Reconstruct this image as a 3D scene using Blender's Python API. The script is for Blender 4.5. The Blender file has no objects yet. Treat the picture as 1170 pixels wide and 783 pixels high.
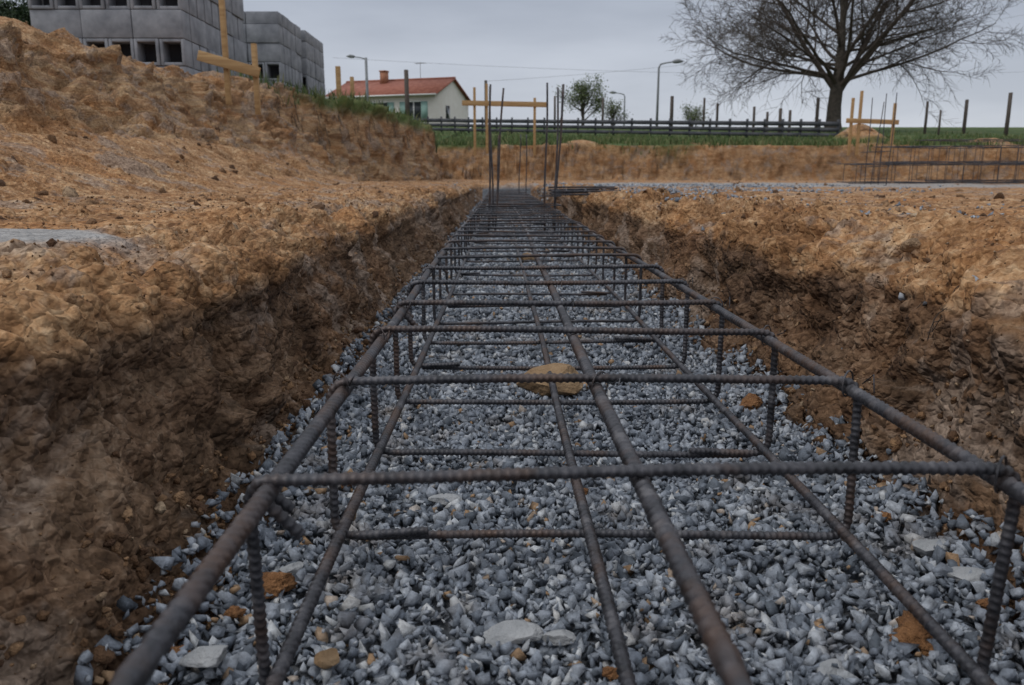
import bpy, math, random
import numpy as np
from mathutils import Vector, Matrix, Euler
import bmesh
random.seed(7); rng=np.random.default_rng(11)
scene=bpy.context.scene
scene.view_settings.view_transform='Standard'
scene.view_settings.look='None'
scene.view_settings.exposure=0

# ------------------------------------------------------------ noise
def _h(ix,iy,iz,seed):
    with np.errstate(over='ignore'):
        n=(ix.astype(np.int64)*73856093)^(iy.astype(np.int64)*19349663)^(iz.astype(np.int64)*83492791)^(seed*2654435)
        n=n&0xffffffff
        n=((n^(n>>13))*1274126177)&0xffffffff
        n=((n^(n>>16))*2246822519)&0xffffffff
        n=n^(n>>15)
    return (n&0xffffff)/float(0xffffff)
def vn(p,seed=0):
    f=np.floor(p); i=f.astype(np.int64); t=p-f; t=t*t*t*(t*(t*6-15)+10)
    r=0
    for dx in (0,1):
        wx=t[:,0] if dx else 1-t[:,0]
        for dy in (0,1):
            wy=t[:,1] if dy else 1-t[:,1]
            for dz in (0,1):
                wz=t[:,2] if dz else 1-t[:,2]
                r=r+wx*wy*wz*_h(i[:,0]+dx,i[:,1]+dy,i[:,2]+dz,seed)
    return r*2-1
def fbm(p,scale,oct=3,seed=0,billow=False):
    s=0;a=1;tot=0;q=p*scale
    for k in range(oct):
        n=vn(q+17.3*k,seed+k*7)
        if billow: n=np.abs(n)*2-.7
        s=s+a*n; tot+=a; a*=.5; q=q*2.03
    return s/tot
def chunks(p,scale,seed):
    """broken-clod pattern: tilted facets per cell, returns height (-1..1) and crack closeness"""
    q=p*scale; q=q+np.stack([vn(q*1.7,seed+1),vn(q*1.7,seed+2),vn(q*1.7,seed+3)],1)*.22
    i=np.floor(q).astype(np.int64); n=len(q)
    f1=np.full(n,9.);f2=np.full(n,9.);hh=np.zeros(n)
    for dx in (-1,0,1):
        for dy in (-1,0,1):
            for dz in (-1,0,1):
                a,b,c=i[:,0]+dx,i[:,1]+dy,i[:,2]+dz
                ox=a+_h(a,b,c,seed+11)-q[:,0]; oy=b+_h(a,b,c,seed+12)-q[:,1]; oz=c+_h(a,b,c,seed+13)-q[:,2]
                d=np.sqrt(ox*ox+oy*oy+oz*oz)
                v=(_h(a,b,c,seed+14)*2-1)*.6-(ox*(_h(a,b,c,seed+15)-.5)+oy*(_h(a,b,c,seed+16)-.5)+oz*(_h(a,b,c,seed+17)-.5))*1.6
                m=d<f1
                f2=np.where(m,f1,np.minimum(f2,d)); hh=np.where(m,v,hh); f1=np.where(m,d,f1)
    e=np.clip((f2-f1)/.20,0,1)
    return hh*np.sqrt(e)+.5*(np.sqrt(e)-1), 1-e
def sm(a,b,x):
    t=np.clip((x-a)/(b-a),0,1); return t*t*(3-2*t)

# ------------------------------------------------------------ mesh helpers
class MB:
    def __init__(s): s.v=[];s.q=[];s.t=[];s.n=0
    def add(s,v,q=None,t=None):
        v=np.asarray(v,float).reshape(-1,3)
        if q is not None and len(q): s.q.append(np.asarray(q)+s.n)
        if t is not None and len(t): s.t.append(np.asarray(t)+s.n)
        s.v.append(v); s.n+=len(v)
    def mesh(s,name):
        v=np.concatenate(s.v)
        q=np.concatenate(s.q) if s.q else np.zeros((0,4),int)
        t=np.concatenate(s.t) if s.t else np.zeros((0,3),int)
        me=bpy.data.meshes.new(name)
        me.vertices.add(len(v)); me.vertices.foreach_set('co',v.astype(np.float32).ravel())
        loops=np.concatenate([q.ravel(),t.ravel()]).astype(np.int32)
        me.loops.add(len(loops)); me.loops.foreach_set('vertex_index',loops)
        st=np.concatenate([np.arange(len(q))*4,len(q)*4+np.arange(len(t))*3]).astype(np.int32)
        me.polygons.add(len(st)); me.polygons.foreach_set('loop_start',st)
        me.update(calc_edges=True); me.validate()
        return me
    def obj(s,name,mat,smooth=False,parent=None,bevel=0):
        me=s.mesh(name)
        if smooth: me.polygons.foreach_set('use_smooth',np.ones(len(me.polygons),bool))
        me.materials.append(mat)
        o=bpy.data.objects.new(name,me); scene.collection.objects.link(o)
        if parent: o.parent=parent
        if bevel:
            m=o.modifiers.new('bevel','BEVEL'); m.width=bevel; m.segments=2; m.limit_method='ANGLE'
        return o
    def box(s,c,d,rz=0,rx=0,ry=0):
        v=np.array([[x,y,z] for x in(-.5,.5) for y in(-.5,.5) for z in(-.5,.5)])*np.array(d)
        if rz or rx or ry:
            R=np.array(Euler((rx,ry,rz)).to_matrix()); v=v@R.T
        s.add(v+np.array(c),q=[[0,1,3,2],[4,6,7,5],[0,4,5,1],[2,3,7,6],[0,2,6,4],[1,5,7,3]])
    def tube(s,path,r,segs=8,rib=None,closed_end=True):
        P=np.asarray(path,float); N=len(P)
        r=np.broadcast_to(np.asarray(r,float),(N,)).copy()
        T=np.gradient(P,axis=0); T/=np.linalg.norm(T,axis=1)[:,None]+1e-12
        n=np.cross(T[0],[0,0,1.0]); 
        if np.linalg.norm(n)<.1: n=np.cross(T[0],[1.0,0,0])
        n/=np.linalg.norm(n); Ns=np.zeros((N,3))
        for i in range(N):
            n=n-T[i]*np.dot(n,T[i]); n/=np.linalg.norm(n)+1e-12; Ns[i]=n
        B=np.cross(T,Ns)
        a=np.arange(segs)/segs*2*np.pi
        R=np.repeat(r[:,None],segs,1)
        if rib:
            pitch,hgt=rib
            L=np.concatenate([[0],np.cumsum(np.linalg.norm(np.diff(P,axis=0),axis=1))])
            ph=2*np.pi*(L[:,None]/pitch+.35*np.abs(np.sin(a+.8))[None,:])
            pulse=sm(.0,.8,np.cos(ph))*np.clip(np.abs(np.sin(a+.8))[None,:]*2.2,0.0,1)
            R=R+hgt*pulse
        V=P[:,None,:]+R[:,:,None]*(np.cos(a)[None,:,None]*Ns[:,None,:]+np.sin(a)[None,:,None]*B[:,None,:])
        V=V.reshape(-1,3)
        i=np.arange(N-1)[:,None]*segs; j=np.arange(segs)[None,:]; k=(j+1)%segs
        q=np.stack([i+j,i+k,i+segs+k,i+segs+j],-1).reshape(-1,4)
        t=None
        if closed_end:
            V=np.concatenate([V,P[:1],P[-1:]]); c0=N*segs; c1=c0+1
            jj=np.arange(segs); kk=(jj+1)%segs
            t=np.concatenate([np.stack([np.full(segs,c0),kk,jj],1),np.stack([np.full(segs,c1),(N-1)*segs+jj,(N-1)*segs+kk],1)])
        s.add(V,q,t)
def empty(name,loc=(0,0,0)):
    e=bpy.data.objects.new(name,None); e.location=loc; e.empty_display_size=.2
    scene.collection.objects.link(e); return e

# ------------------------------------------------------------ materials
class NT:
    def __init__(s,name):
        m=bpy.data.materials.new(name); m.use_nodes=True; s.m=m; s.t=m.node_tree; s.b=s.t.nodes['Principled BSDF']
        s.co=s.n('ShaderNodeTexCoord').outputs['Object']
    def n(s,ty,**k):
        x=s.t.nodes.new(ty)
        for a,b in k.items(): setattr(x,a,b)
        return x
    def l(s,a,b): s.t.links.new(a,b)
    def noise(s,sc,det=6,rough=.6,vec=None,dist=0):
        x=s.n('ShaderNodeTexNoise'); x.inputs['Scale'].default_value=sc; x.inputs['Detail'].default_value=det
        x.inputs['Roughness'].default_value=rough; x.inputs['Distortion'].default_value=dist
        s.l(vec or s.co,x.inputs['Vector']); return x.outputs['Fac']
    def vor(s,sc,vec=None):
        x=s.n('ShaderNodeTexVoronoi'); x.inputs['Scale'].default_value=sc; s.l(vec or s.co,x.inputs['Vector']); return x
    def ramp(s,f,st):
        x=s.n('ShaderNodeValToRGB'); e=x.color_ramp.elements
        while len(e)<len(st): e.new(.5)
        for i,(p,c) in enumerate(st):
            e[i].position=p; e[i].color=(c[0],c[1],c[2],1) if not isinstance(c,(int,float)) else (c,c,c,1)
        s.l(f,x.inputs[0]); return x.outputs[0]
    def mix(s,f,a,b,mode='MIX'):
        x=s.n('ShaderNodeMix',data_type='RGBA',blend_type=mode)
        for sock,v in ((x.inputs[0],f),(x.inputs[6],a),(x.inputs[7],b)):
            if isinstance(v,bpy.types.NodeSocket): s.l(v,sock)
            elif isinstance(v,(int,float)): sock.default_value=v
            else: sock.default_value=(v[0],v[1],v[2],1)
        return x.outputs[2]
    def attr(s,n): 
        x=s.n('ShaderNodeAttribute'); x.attribute_name=n; return x.outputs['Fac']
    def math(s,op,a,b=0):
        x=s.n('ShaderNodeMath',operation=op)
        for sock,v in ((x.inputs[0],a),(x.inputs[1],b)):
            if isinstance(v,(int,float)): sock.default_value=v
            else: s.l(v,sock)
        return x.outputs[0]
    def bump(s,h,st,dist,nrm=None):
        x=s.n('ShaderNodeBump'); x.inputs['Strength'].default_value=st; x.inputs['Distance'].default_value=dist
        s.l(h,x.inputs['Height'])
        if nrm: s.l(nrm,x.inputs['Normal'])
        return x.outputs[0]
    def fin(s,col,rough=.9,nrm=None,metal=0,spec=.3):
        if isinstance(col,bpy.types.NodeSocket): s.l(col,s.b.inputs['Base Color'])
        else: s.b.inputs['Base Color'].default_value=(col[0],col[1],col[2],1)
        if isinstance(rough,bpy.types.NodeSocket): s.l(rough,s.b.inputs['Roughness'])
        else: s.b.inputs['Roughness'].default_value=rough
        s.b.inputs['Metallic'].default_value=metal
        s.b.inputs['Specular IOR Level'].default_value=spec
        if nrm: s.l(nrm,s.b.inputs['Normal'])
        return s.m
def simple(name,c1,c2,sc=8,rough=.85,bs=.3,bd=.01,metal=0,spec=.3):
    t=NT(name); f=t.noise(sc,4); col=t.mix(t.ramp(f,[(.3,0.),(.7,1.)]),c1,c2)
    return t.fin(col,rough,t.bump(t.noise(sc*5,3),bs,bd),metal,spec)

def ground_mat():
    t=NT('ground_soil')
    big=t.noise(1.3,4,.6); med=t.noise(6,5,.7); fine=t.noise(45,3,.7)
    wc=t.n('ShaderNodeVectorMath',operation='ADD'); t.l(t.co,wc.inputs[0])
    nz=t.n('ShaderNodeTexNoise'); nz.inputs['Scale'].default_value=60; nz.inputs['Detail'].default_value=1; t.l(t.co,nz.inputs['Vector'])
    ns=t.n('ShaderNodeVectorMath',operation='SCALE'); ns.inputs[3].default_value=.014; t.l(nz.outputs['Color'],ns.inputs[0]); t.l(ns.outputs[0],wc.inputs[1])
    v1=t.vor(95,wc.outputs[0])
    mf=t.mix(.5,med,fine)
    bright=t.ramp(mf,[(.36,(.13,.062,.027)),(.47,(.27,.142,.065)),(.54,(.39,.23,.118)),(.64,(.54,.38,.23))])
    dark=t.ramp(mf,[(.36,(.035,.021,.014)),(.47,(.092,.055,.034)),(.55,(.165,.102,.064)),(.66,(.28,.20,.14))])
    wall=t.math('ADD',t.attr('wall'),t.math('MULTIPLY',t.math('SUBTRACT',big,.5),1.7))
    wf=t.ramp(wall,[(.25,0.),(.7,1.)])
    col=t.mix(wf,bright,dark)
    m2=t.n('ShaderNodeMapping'); m2.inputs['Scale'].default_value=(.9,.9,5); t.l(t.co,m2.inputs[0])
    st=t.noise(1.5,5,.7,m2.outputs[0],.6)
    lay=t.ramp(st,[(.38,(.08,.043,.025)),(.47,(.22,.115,.055)),(.53,(.44,.31,.18)),(.60,(.22,.165,.12)),(.68,(.38,.20,.09))])
    col=t.mix(t.math('MULTIPLY',t.attr('bank'),.6),col,lay)
    och=t.noise(2.3,3,.6)
    inv=t.math('SUBTRACT',1.0,t.math('MULTIPLY',t.attr('wall'),.75))
    col=t.mix(t.math('MULTIPLY',t.math('MULTIPLY',t.ramp(och,[(.52,0.),(.62,1.)]),.42),inv),col,t.ramp(fine,[(.35,(.22,.09,.03)),(.65,(.43,.20,.07))]))
    cl=t.noise(3.2,5,.7,None,.6)
    clay=t.ramp(fine,[(.35,(.15,.11,.085)),(.65,(.36,.285,.23))])
    col=t.mix(t.math('MULTIPLY',t.ramp(cl,[(.53,0.),(.59,1.)]),.65),col,clay)
    sx=t.n('ShaderNodeSeparateColor'); t.l(v1.outputs['Color'],sx.inputs[0])
    col=t.mix(.6,col,t.ramp(sx.outputs[0],[(0,(.64,.61,.58)),(.5,(.96,.95,.94)),(1,(1.33,1.33,1.33))]),'MULTIPLY')
    conc=t.ramp(fine,[(.35,(.23,.222,.215)),(.65,(.37,.36,.35))])
    col=t.mix(t.attr('conc'),col,conc)
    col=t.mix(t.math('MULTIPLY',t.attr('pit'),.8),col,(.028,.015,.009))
    gcol=t.ramp(fine,[(.3,(.05,.055,.06)),(.7,(.16,.17,.19))])
    col=t.mix(t.attr('floor'),col,gcol)
    g=t.ramp(t.mix(.5,t.noise(.9,3),med),[(.40,(.03,.055,.015)),(.5,(.055,.095,.024)),(.6,(.12,.125,.05))])
    col=t.mix(t.attr('grass'),col,g)
    h=t.math('ADD',fine,t.math('MULTIPLY',v1.outputs['Distance'],-.8))
    nr=t.bump(h,.85,.012)
    return t.fin(col,.92,nr,0,.2)
M_ground=ground_mat()
def clod_mat():
    t=NT('soil_clod'); r=t.n('ShaderNodeNewGeometry').outputs['Random Per Island']
    c=t.ramp(r,[(0,(.08,.043,.025)),(.5,(.20,.112,.057)),(.85,(.33,.20,.108)),(1,(.42,.33,.23))])
    c=t.mix(t.ramp(t.noise(60,3),[(.38,.6),(.55,0.)]),c,(.06,.034,.02))
    return t.fin(c,.95,t.bump(t.noise(120,3,.7),1.,.008))
M_clod=clod_mat()
def gravel_mat():
    t=NT('crushed_gravel'); r=t.n('ShaderNodeNewGeometry').outputs['Random Per Island']
    c=t.ramp(r,[(0,(.085,.10,.12)),(.3,(.160,.182,.218)),(.65,(.25,.275,.315)),(.9,(.35,.375,.41)),(.97,(.47,.48,.485)),(.985,(.27,.175,.10)),(1,(.31,.195,.11))])
    n=t.noise(110,3,.75)
    c=t.mix(.75,c,t.ramp(n,[(.3,.4),(.65,1.3)]),'MULTIPLY')
    c=t.mix(t.ramp(t.noise(9,2),[(.58,0.),(.75,.5)]),c,(.22,.165,.115))
    return t.fin(c,.75,t.bump(n,.6,.003),0,.35)
M_gravel=gravel_mat()
def rebar_mat():
    t=NT('rebar_steel'); n=t.noise(45,4,.7); n2=t.noise(9,4,.65)
    c=t.ramp(n,[(.35,(.024,.025,.029)),(.55,(.062,.062,.071)),(.68,(.125,.122,.13))])
    c=t.mix(t.ramp(n2,[(.48,0.),(.63,.65)]),c,(.095,.055,.036))
    return t.fin(c,t.ramp(n,[(.3,.36),(.7,.65)]),t.bump(t.noise(400,2),.3,.001),.45,.45)
M_rebar=rebar_mat()
M_block=simple('concrete_block',(.15,.16,.18),(.28,.29,.315),5,.95,.5,.006)
M_blockdark=simple('block_hole_shade',(.03,.03,.035),(.05,.05,.055),5,.95)  # near-black copy of the concrete: shade in holes and gaps put into colour
def wood_mat(name,a,b):
    t=NT(name); mp=t.n('ShaderNodeMapping'); mp.inputs['Scale'].default_value=(1,12,12); t.l(t.co,mp.inputs[0])
    n=t.noise(3,6,.6,mp.outputs[0],.4)
    return t.fin(t.ramp(n,[(.3,a),(.7,b)]),.75,t.bump(n,.3,.003))
M_wood=wood_mat('formwork_timber',(.26,.15,.065),(.44,.29,.14))
M_dwood=wood_mat('weathered_timber',(.05,.04,.035),(.11,.09,.075))
M_pallet=wood_mat('pallet_timber',(.20,.13,.07),(.34,.24,.14))
M_rail=simple('dark_rail',(.035,.038,.045),(.07,.072,.08),3,.6)
M_wall=simple('render_wall',(.72,.67,.61),(.79,.75,.70),2,.9,.1)
def tile_mat():
    t=NT('roof_tile'); w=t.n('ShaderNodeTexWave'); w.inputs['Scale'].default_value=1.6; w.bands_direction='X'; t.l(t.co,w.inputs[0])
    c=t.ramp(t.noise(3,6,.7),[(.3,(.20,.065,.045)),(.5,(.29,.105,.07)),(.7,(.38,.16,.11))])
    return t.fin(c,.85,t.bump(w.outputs[1],.8,.06))
M_tile=tile_mat()
M_shut=simple('shutter_paint',(.22,.35,.31),(.27,.41,.37),3,.6)
M_white=simple('white_paint',(.7,.7,.68),(.78,.78,.76),3,.5)
M_glass=simple('window_glass',(.03,.035,.04),(.05,.055,.06),2,.1,.0)
M_bark=simple('bark',(.045,.038,.032),(.10,.085,.07),6,.95,.6,.03)
M_twig=simple('twig_bark',(.05,.04,.035),(.085,.068,.055),2,.95)
M_pole=simple('galvanised_pole',(.16,.17,.18),(.24,.25,.26),3,.5)
M_brick=simple('brick_wall',(.30,.13,.08),(.40,.20,.12),9,.9)
def leaf_mat(name,a,b,c):
    t=NT(name); r=t.n('ShaderNodeNewGeometry').outputs['Random Per Island']
    col=t.ramp(r,[(0,a),(.5,b),(1,c)])
    return t.fin(col,.75)
M_grass=leaf_mat('grass_blade',(.035,.06,.018),(.075,.12,.032),(.19,.18,.085))
M_leaf=leaf_mat('spring_leaf',(.06,.085,.03),(.11,.14,.06),(.17,.20,.10))
M_dleaf=leaf_mat('dark_leaf',(.012,.025,.012),(.025,.045,.018),(.045,.065,.028))

# ------------------------------------------------------------ terrain
GX=[-700,-300,-120,-60,-40,-28,-20,-15,-12,-10,-8,-7,-6,-5.5,-5]+list(np.arange(-4.4,-1.3,.015))+list(np.arange(-1.3,-.56,.0062))+list(np.arange(-.56,-.25,.0034))\
  +list(np.arange(-.24,.43,.03))+list(np.arange(.44,.74,.0036))+list(np.arange(.74,1.15,.0062))
x=1.15
while x<32: GX.append(x); x+=.010*x
GX+= [33,36,42,60,120,300,700]
GX=np.array(GX)
GY=[-700,-200,-60,-20,-10,-6,-4,-3,-2.4,-2,-1.6,-1.2,-.9,-.7,-.5,-.35,-.2,-.1,0]+list(np.arange(.05,.9,.0050))
y=.9
while y<25.4: GY.append(y); y+=.0058*y
GY+=list(np.arange(25.4,27.2,.05)); y=27.2
while y<66: GY.append(y); y+=.5
GY+=[67,69,72,78,90,120,180,300,500,900,1500]
GY=np.array(GY)
nx,ny=len(GX),len(GY)
X,Y=np.meshgrid(GX,GY); X=X.ravel(); Y=Y.ravel(); Z0=np.zeros_like(X)
def n1(v,sc,seed): 
    p=np.stack([v*sc,np.zeros_like(v)+3.7,np.zeros_like(v)+seed*1.3],1); return fbm(p,1,3,seed)
def zbase(x,y):
    yy=np.clip(y,0,30)
    crest=np.interp(yy,[0,5.7,8.3,9.3,11.4,12.9,17.6,19,30],[-3.7,-3.55,-3.35,-3.0,-2.5,-2.0,-1.5,-2.3,-2.3])+n1(yy,.9,4)*.14
    foot=np.interp(yy,[0,6,9,11.4,13,17.6,19,30],[-1.5,-1.5,-1.6,-2.0,-1.6,-1.2,-2.0,-2.0])+n1(yy,1.3,9)*.1
    t=np.clip((foot-x)/(foot-crest),0,1)
    prof=np.interp(t,[0,.12,.4,.62,.8,.93,1],[0,.07,.30,.56,.86,.97,1])
    bank=-.06+1.1*prof+.12*np.exp(-((x-crest+.25)/.3)**2)*(.6+1.4*n1(yy,1.9,12))*(yy<20)
    w=n1(y,1.1,21)*.022*(np.abs(y)<20); w2=n1(y,1.3,25)*.03*(np.abs(y)<20)
    w=w+n1(y,5,22)*.018*(np.abs(y)<12); w2=w2+n1(y,5,27)*.024*(np.abs(y)<12)
    xl=x+w
    left=np.interp(xl,[-1.5,-.9,-.60,-.50,-.45,-.415,-.375,-.335,-.30,-.27],[-.06,-.08,-.092,-.104,-.125,-.168,-.24,-.32,-.368,-.39])
    xr=x+w2
    right=np.interp(xr,[.455,.475,.50,.53,.565,.605,.68,.85,1.1],[-.39,-.365,-.30,-.22,-.145,-.10,-.075,-.075,-.085])
    right=right-.02*sm(2,5,y)*(xr>.6)
    z=np.where(x<.1,left,right)
    endt=sm(11.6,12.1,y); z=z*(1-endt)+np.maximum(z,-.1)*endt
    z=np.where(t>0,np.maximum(z,bank),z)
    yb=25.9+n1(x,.25,31)*.5
    up=sm(0,1,(y-yb)/.5)
    z=np.where((x>foot)&(up>0),np.maximum(z,-.1+1.12*up),z)
    z=np.where(x>31,np.maximum(z,-.1+1.12*sm(31,33,x)),z)
    far=np.clip(y,27,60)-27
    z=z+far*.080+sm(60,70,y)*.15
    for hx,hy,hr,hh in ((12.3,27.6,.9,.75),(2.7,27.2,.7,.2),(16.6,27.4,.7,.3),(7,27.4,1.2,.12)):
        z=z+hh*np.exp(-(((x-hx)/hr)**2+((y-hy)/.7)**2))
    return z
Z0=zbase(X,Y)
P=np.stack([X,Y,Z0],1)
def grid_normals(P):
    G=P.reshape(ny,nx,3); du=np.gradient(G,axis=1); dv=np.gradient(G,axis=0)
    N=np.cross(du,dv); N/=np.linalg.norm(N,axis=2)[:,:,None]+1e-12
    return N.reshape(-1,3)
N0=grid_normals(P)
steep=1-np.clip(N0[:,2],0,1)
wallL=sm(-.75,-.46,X)*(X<.1)*(Y<12.5); wallR=(1-sm(.62,.90,X))*(X>.1)*(Y<12.5)
wall=np.maximum(wallL,wallR)
floor=((X>-.265)&(X<.45)&(Y<12)).astype(float)
near=(Y<27)&(X>-6)&(X<32)
bankm=sm(.04,.2,steep)*(1-wall)*near
lip=wall*(1-floor)
shelf=near*(1-lip)*(1-bankm)*(1-floor)
d=np.zeros_like(X); crack=np.zeros_like(X)
def addch(mask,sc,seed,amp,ca):
    idx=np.nonzero(mask>.02)[0]
    if not len(idx): return
    h,c=chunks(P[idx],sc,seed); d[idx]+=h*amp*mask[idx]; crack[idx]=np.maximum(crack[idx],c*ca*mask[idx])
nmask=sm(-.25,.3,fbm(P,3.0,3,301)); nm2=sm(-.15,.3,fbm(P,5.5,2,321))
addch(lip*(Y<9)*(.25+.75*nmask),8.5,401,.050,.45)
addch(lip*(Y<6)*(.12+.88*nm2),27,431,.019,.6)
addch((lip*(.25+.75*nm2)+.35*shelf*(.3+.7*nmask))*(Y<2.8)*(Y>.2)*(np.abs(X)<1.3),65,461,.0055,.4)
addch(bankm*(Y>2)*(.3+.7*nmask),3.6,501,.15,.5)
addch(bankm*(Y>2)*(Y<20)*(.3+.7*nm2),11,531,.05,.6)
addch(bankm*(Y>2)*(Y<9)*(.3+.7*nm2),30,541,.014,.4)
addch(shelf*(Y>.4)*(Y<7)*(X>-2.2)*(X<2.5)*(.15+.85*nmask)*np.where(X>0,.6,1),20,561,.015,.25)
d+=fbm(P,7,2,101)*(.012+.034*lip+.03*bankm)
n22=fbm(P,22,3,131,True)
d+=n22*(.006+.010*lip+.014*bankm)
n75=fbm(P,75,3,151,True)
d+=n75*(.0030+.0040*lip+.006*bankm)*(Y<9)
# vertical scrape marks left by the bucket on the cut faces
scr=fbm(P*np.array([.35,1,.12]),38,3,611); d+=scr*.011*lip*(1-nm2)
d+=fbm(P,2.2,2,171)*(.015+.09*bankm)
d*=np.where(near,1,0.3)
d*=(1-.85*floor)
d*=np.where(Y>40,.0,1)
cn=fbm(P,6,3,5)
conc1=(1-sm(.7,1.,np.sqrt(((X+.70)/.19)**2+((Y-1.15)/.15)**2)+cn*.35))
d=d*(1-.85*conc1)+.008*conc1
PF=P+N0*d[:,None]
PF[:,0]+=.038*lip*np.exp(-((Z0+.15)/.045)**2)*np.where(X<.1,1,-.7)*(.7+n1(Y,3,77))
NF=grid_normals(PF)
q=(np.arange(ny-1)[:,None]*nx+np.arange(nx-1)[None,:]).ravel()
quads=np.stack([q,q+1,q+nx+1,q+nx],1)
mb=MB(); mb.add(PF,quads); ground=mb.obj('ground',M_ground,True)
def setattr_f(o,n,a):
    at=o.data.attributes.new(n,'FLOAT','POINT'); at.data.foreach_set('value',a.astype(np.float32))
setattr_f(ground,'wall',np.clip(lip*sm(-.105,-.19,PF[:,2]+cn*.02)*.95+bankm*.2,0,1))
setattr_f(ground,'bank',np.clip(bankm*sm(2,4,Y)*(1-.5*(Y>20))+lip*.12,0,1))
setattr_f(ground,'floor',floor)
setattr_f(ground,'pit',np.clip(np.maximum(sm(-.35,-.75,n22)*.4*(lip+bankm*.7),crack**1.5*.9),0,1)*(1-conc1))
gm=sm(26.3,26.9,Y+n1(X,.7,3)*.3)
gm=np.maximum(gm,sm(10.2,11.5,Y)*sm(.85,1.02,PF[:,2])*(X<0)*.9)
gm=np.maximum(gm,(X<-5)*.6); gm=np.maximum(gm,(X>33)*1.)
heap=np.zeros_like(X)
for hx,hy,hr in ((12.3,27.6,1.0),(2.7,27.2,.7),(16.6,27.4,.8),(7,27.4,.8)): heap=np.maximum(heap,np.exp(-(((X-hx)/hr)**2+((Y-hy)/.9)**2)*1.2))
gm=gm*(1-sm(.3,.6,heap))
setattr_f(ground,'grass',np.clip(gm,0,1))
conc=np.maximum(conc1,(1-sm(.8,1.,np.sqrt(((X-4.2)/3.8)**2+((Y-11.5)/3.8)**2)+cn*.4))*.85)
setattr_f(ground,'conc',conc)
def pick(mask,n,w=None):
    idx=np.nonzero(mask)[0]
    return rng.choice(idx,n)

# ------------------------------------------------------------ stones
def hull_templates(n,pts,lo=.85,hi=1.1,pw=.75):
    out=[]
    for k in range(n):
        bm=bmesh.new()
        for i in range(pts):
            v=rng.normal(size=3); v/=np.linalg.norm(v); v=np.sign(v)*np.abs(v)**pw; v*= .5*rng.uniform(lo,hi)
            bm.verts.new(v)
        bmesh.ops.convex_hull(bm,input=bm.verts); bmesh.ops.triangulate(bm,faces=bm.faces)
        bmesh.ops.delete(bm,geom=[v for v in bm.verts if not v.link_faces],context='VERTS')
        bm.verts.index_update()
        out.append((np.array([v.co[:] for v in bm.verts]),np.array([[v.index for v in f.verts] for f in bm.faces])))
        bm.free()
    return out
TG=hull_templates(28,7,.75,1.3,.7)+hull_templates(16,9,.7,1.2,.6)
def rotm(n):
    q=rng.normal(size=(n,4)); q/=np.linalg.norm(q,axis=1)[:,None]; w,x,y,z=q.T
    return np.stack([1-2*(y*y+z*z),2*(x*y-z*w),2*(x*z+y*w),2*(x*y+z*w),1-2*(x*x+z*z),2*(y*z-x*w),2*(x*z-y*w),2*(y*z+x*w),1-2*(x*x+y*y)],1).reshape(n,3,3)
def scatter(mb,T,pos,size,asp=(.55,1.0)):
    n=len(pos); k=rng.integers(0,len(T),n); R=rotm(n)
    S=np.stack([np.ones(n),rng.uniform(.6,1,n),rng.uniform(asp[0],asp[1],n)],1)*size[:,None]
    for t in range(len(T)):
        m=np.nonzero(k==t)[0]
        if not len(m): continue
        V,F=T[t]
        vv=np.einsum('nij,nvj->nvi',R[m],V[None]*S[m][:,None,:])+pos[m][:,None,:]
        ff=F[None]+(np.arange(len(m))*len(V))[:,None,None]
        mb.add(vv.reshape(-1,3),t=ff.reshape(-1,3))
def floorz(x,y):
    p=np.stack([x,y,np.zeros_like(x)],1)
    return -.378+fbm(p,6,2,61)*.010+.03*np.clip((-.20-x)/.1,0,1)**2+.03*np.clip((x-.39)/.1,0,1)**2
mb=MB()
def band(y0,y1,n,smin,smax,lift):
    y=rng.uniform(y0,y1,n); x=rng.uniform(-.31,.50,n)
    sz=smin+(smax-smin)*rng.beta(1.5,3.6,n)
    z=floorz(x,y)+rng.uniform(-.006,lift,n)
    e=rng.uniform(0,1,n)<(1-.6*((x<-.27)|(x>.46)))
    scatter(mb,TG,np.stack([x,y,z],1)[e],sz[e],(.35,.95))
band(.3,1.6,24000,.007,.029,.007)
band(.3,1.6,9000,.005,.012,.011)
band(1.6,3.2,17000,.009,.030,.008)
band(3.2,6,11000,.015,.034,.01)
band(6,12,8000,.02,.045,.012)
def spill(cx,cy,rx,ry,n,s0,s1):
    m=np.abs(X-cx)<rx*2; m&=np.abs(Y-cy)<ry*2
    idx=np.nonzero(m)[0]
    g=np.exp(-(((X[idx]-cx)/rx)**2+((Y[idx]-cy)/ry)**2)); g*= (Y[idx])**1.0; g/=g.sum()
    c=rng.choice(idx,n,p=g); pos=PF[c]+rng.normal(0,.008,(n,3))*[1,1,.2]
    scatter(mb,TG,pos+[0,0,.001],rng.uniform(s0,s1,n))
spill(.80,3.5,.10,.5,900,.010,.026)
spill(.95,1.75,.12,.2,90,.008,.017)
spill(1.3,2.6,.5,.8,160,.008,.02)
spill(2.2,6.5,.9,.8,700,.015,.035)
spill(2.6,10,1.6,1.3,1500,.02,.05)
spill(.56,1.1,.03,.2,6,.010,.017)
gravel=mb.obj('gravel',M_gravel)

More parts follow.
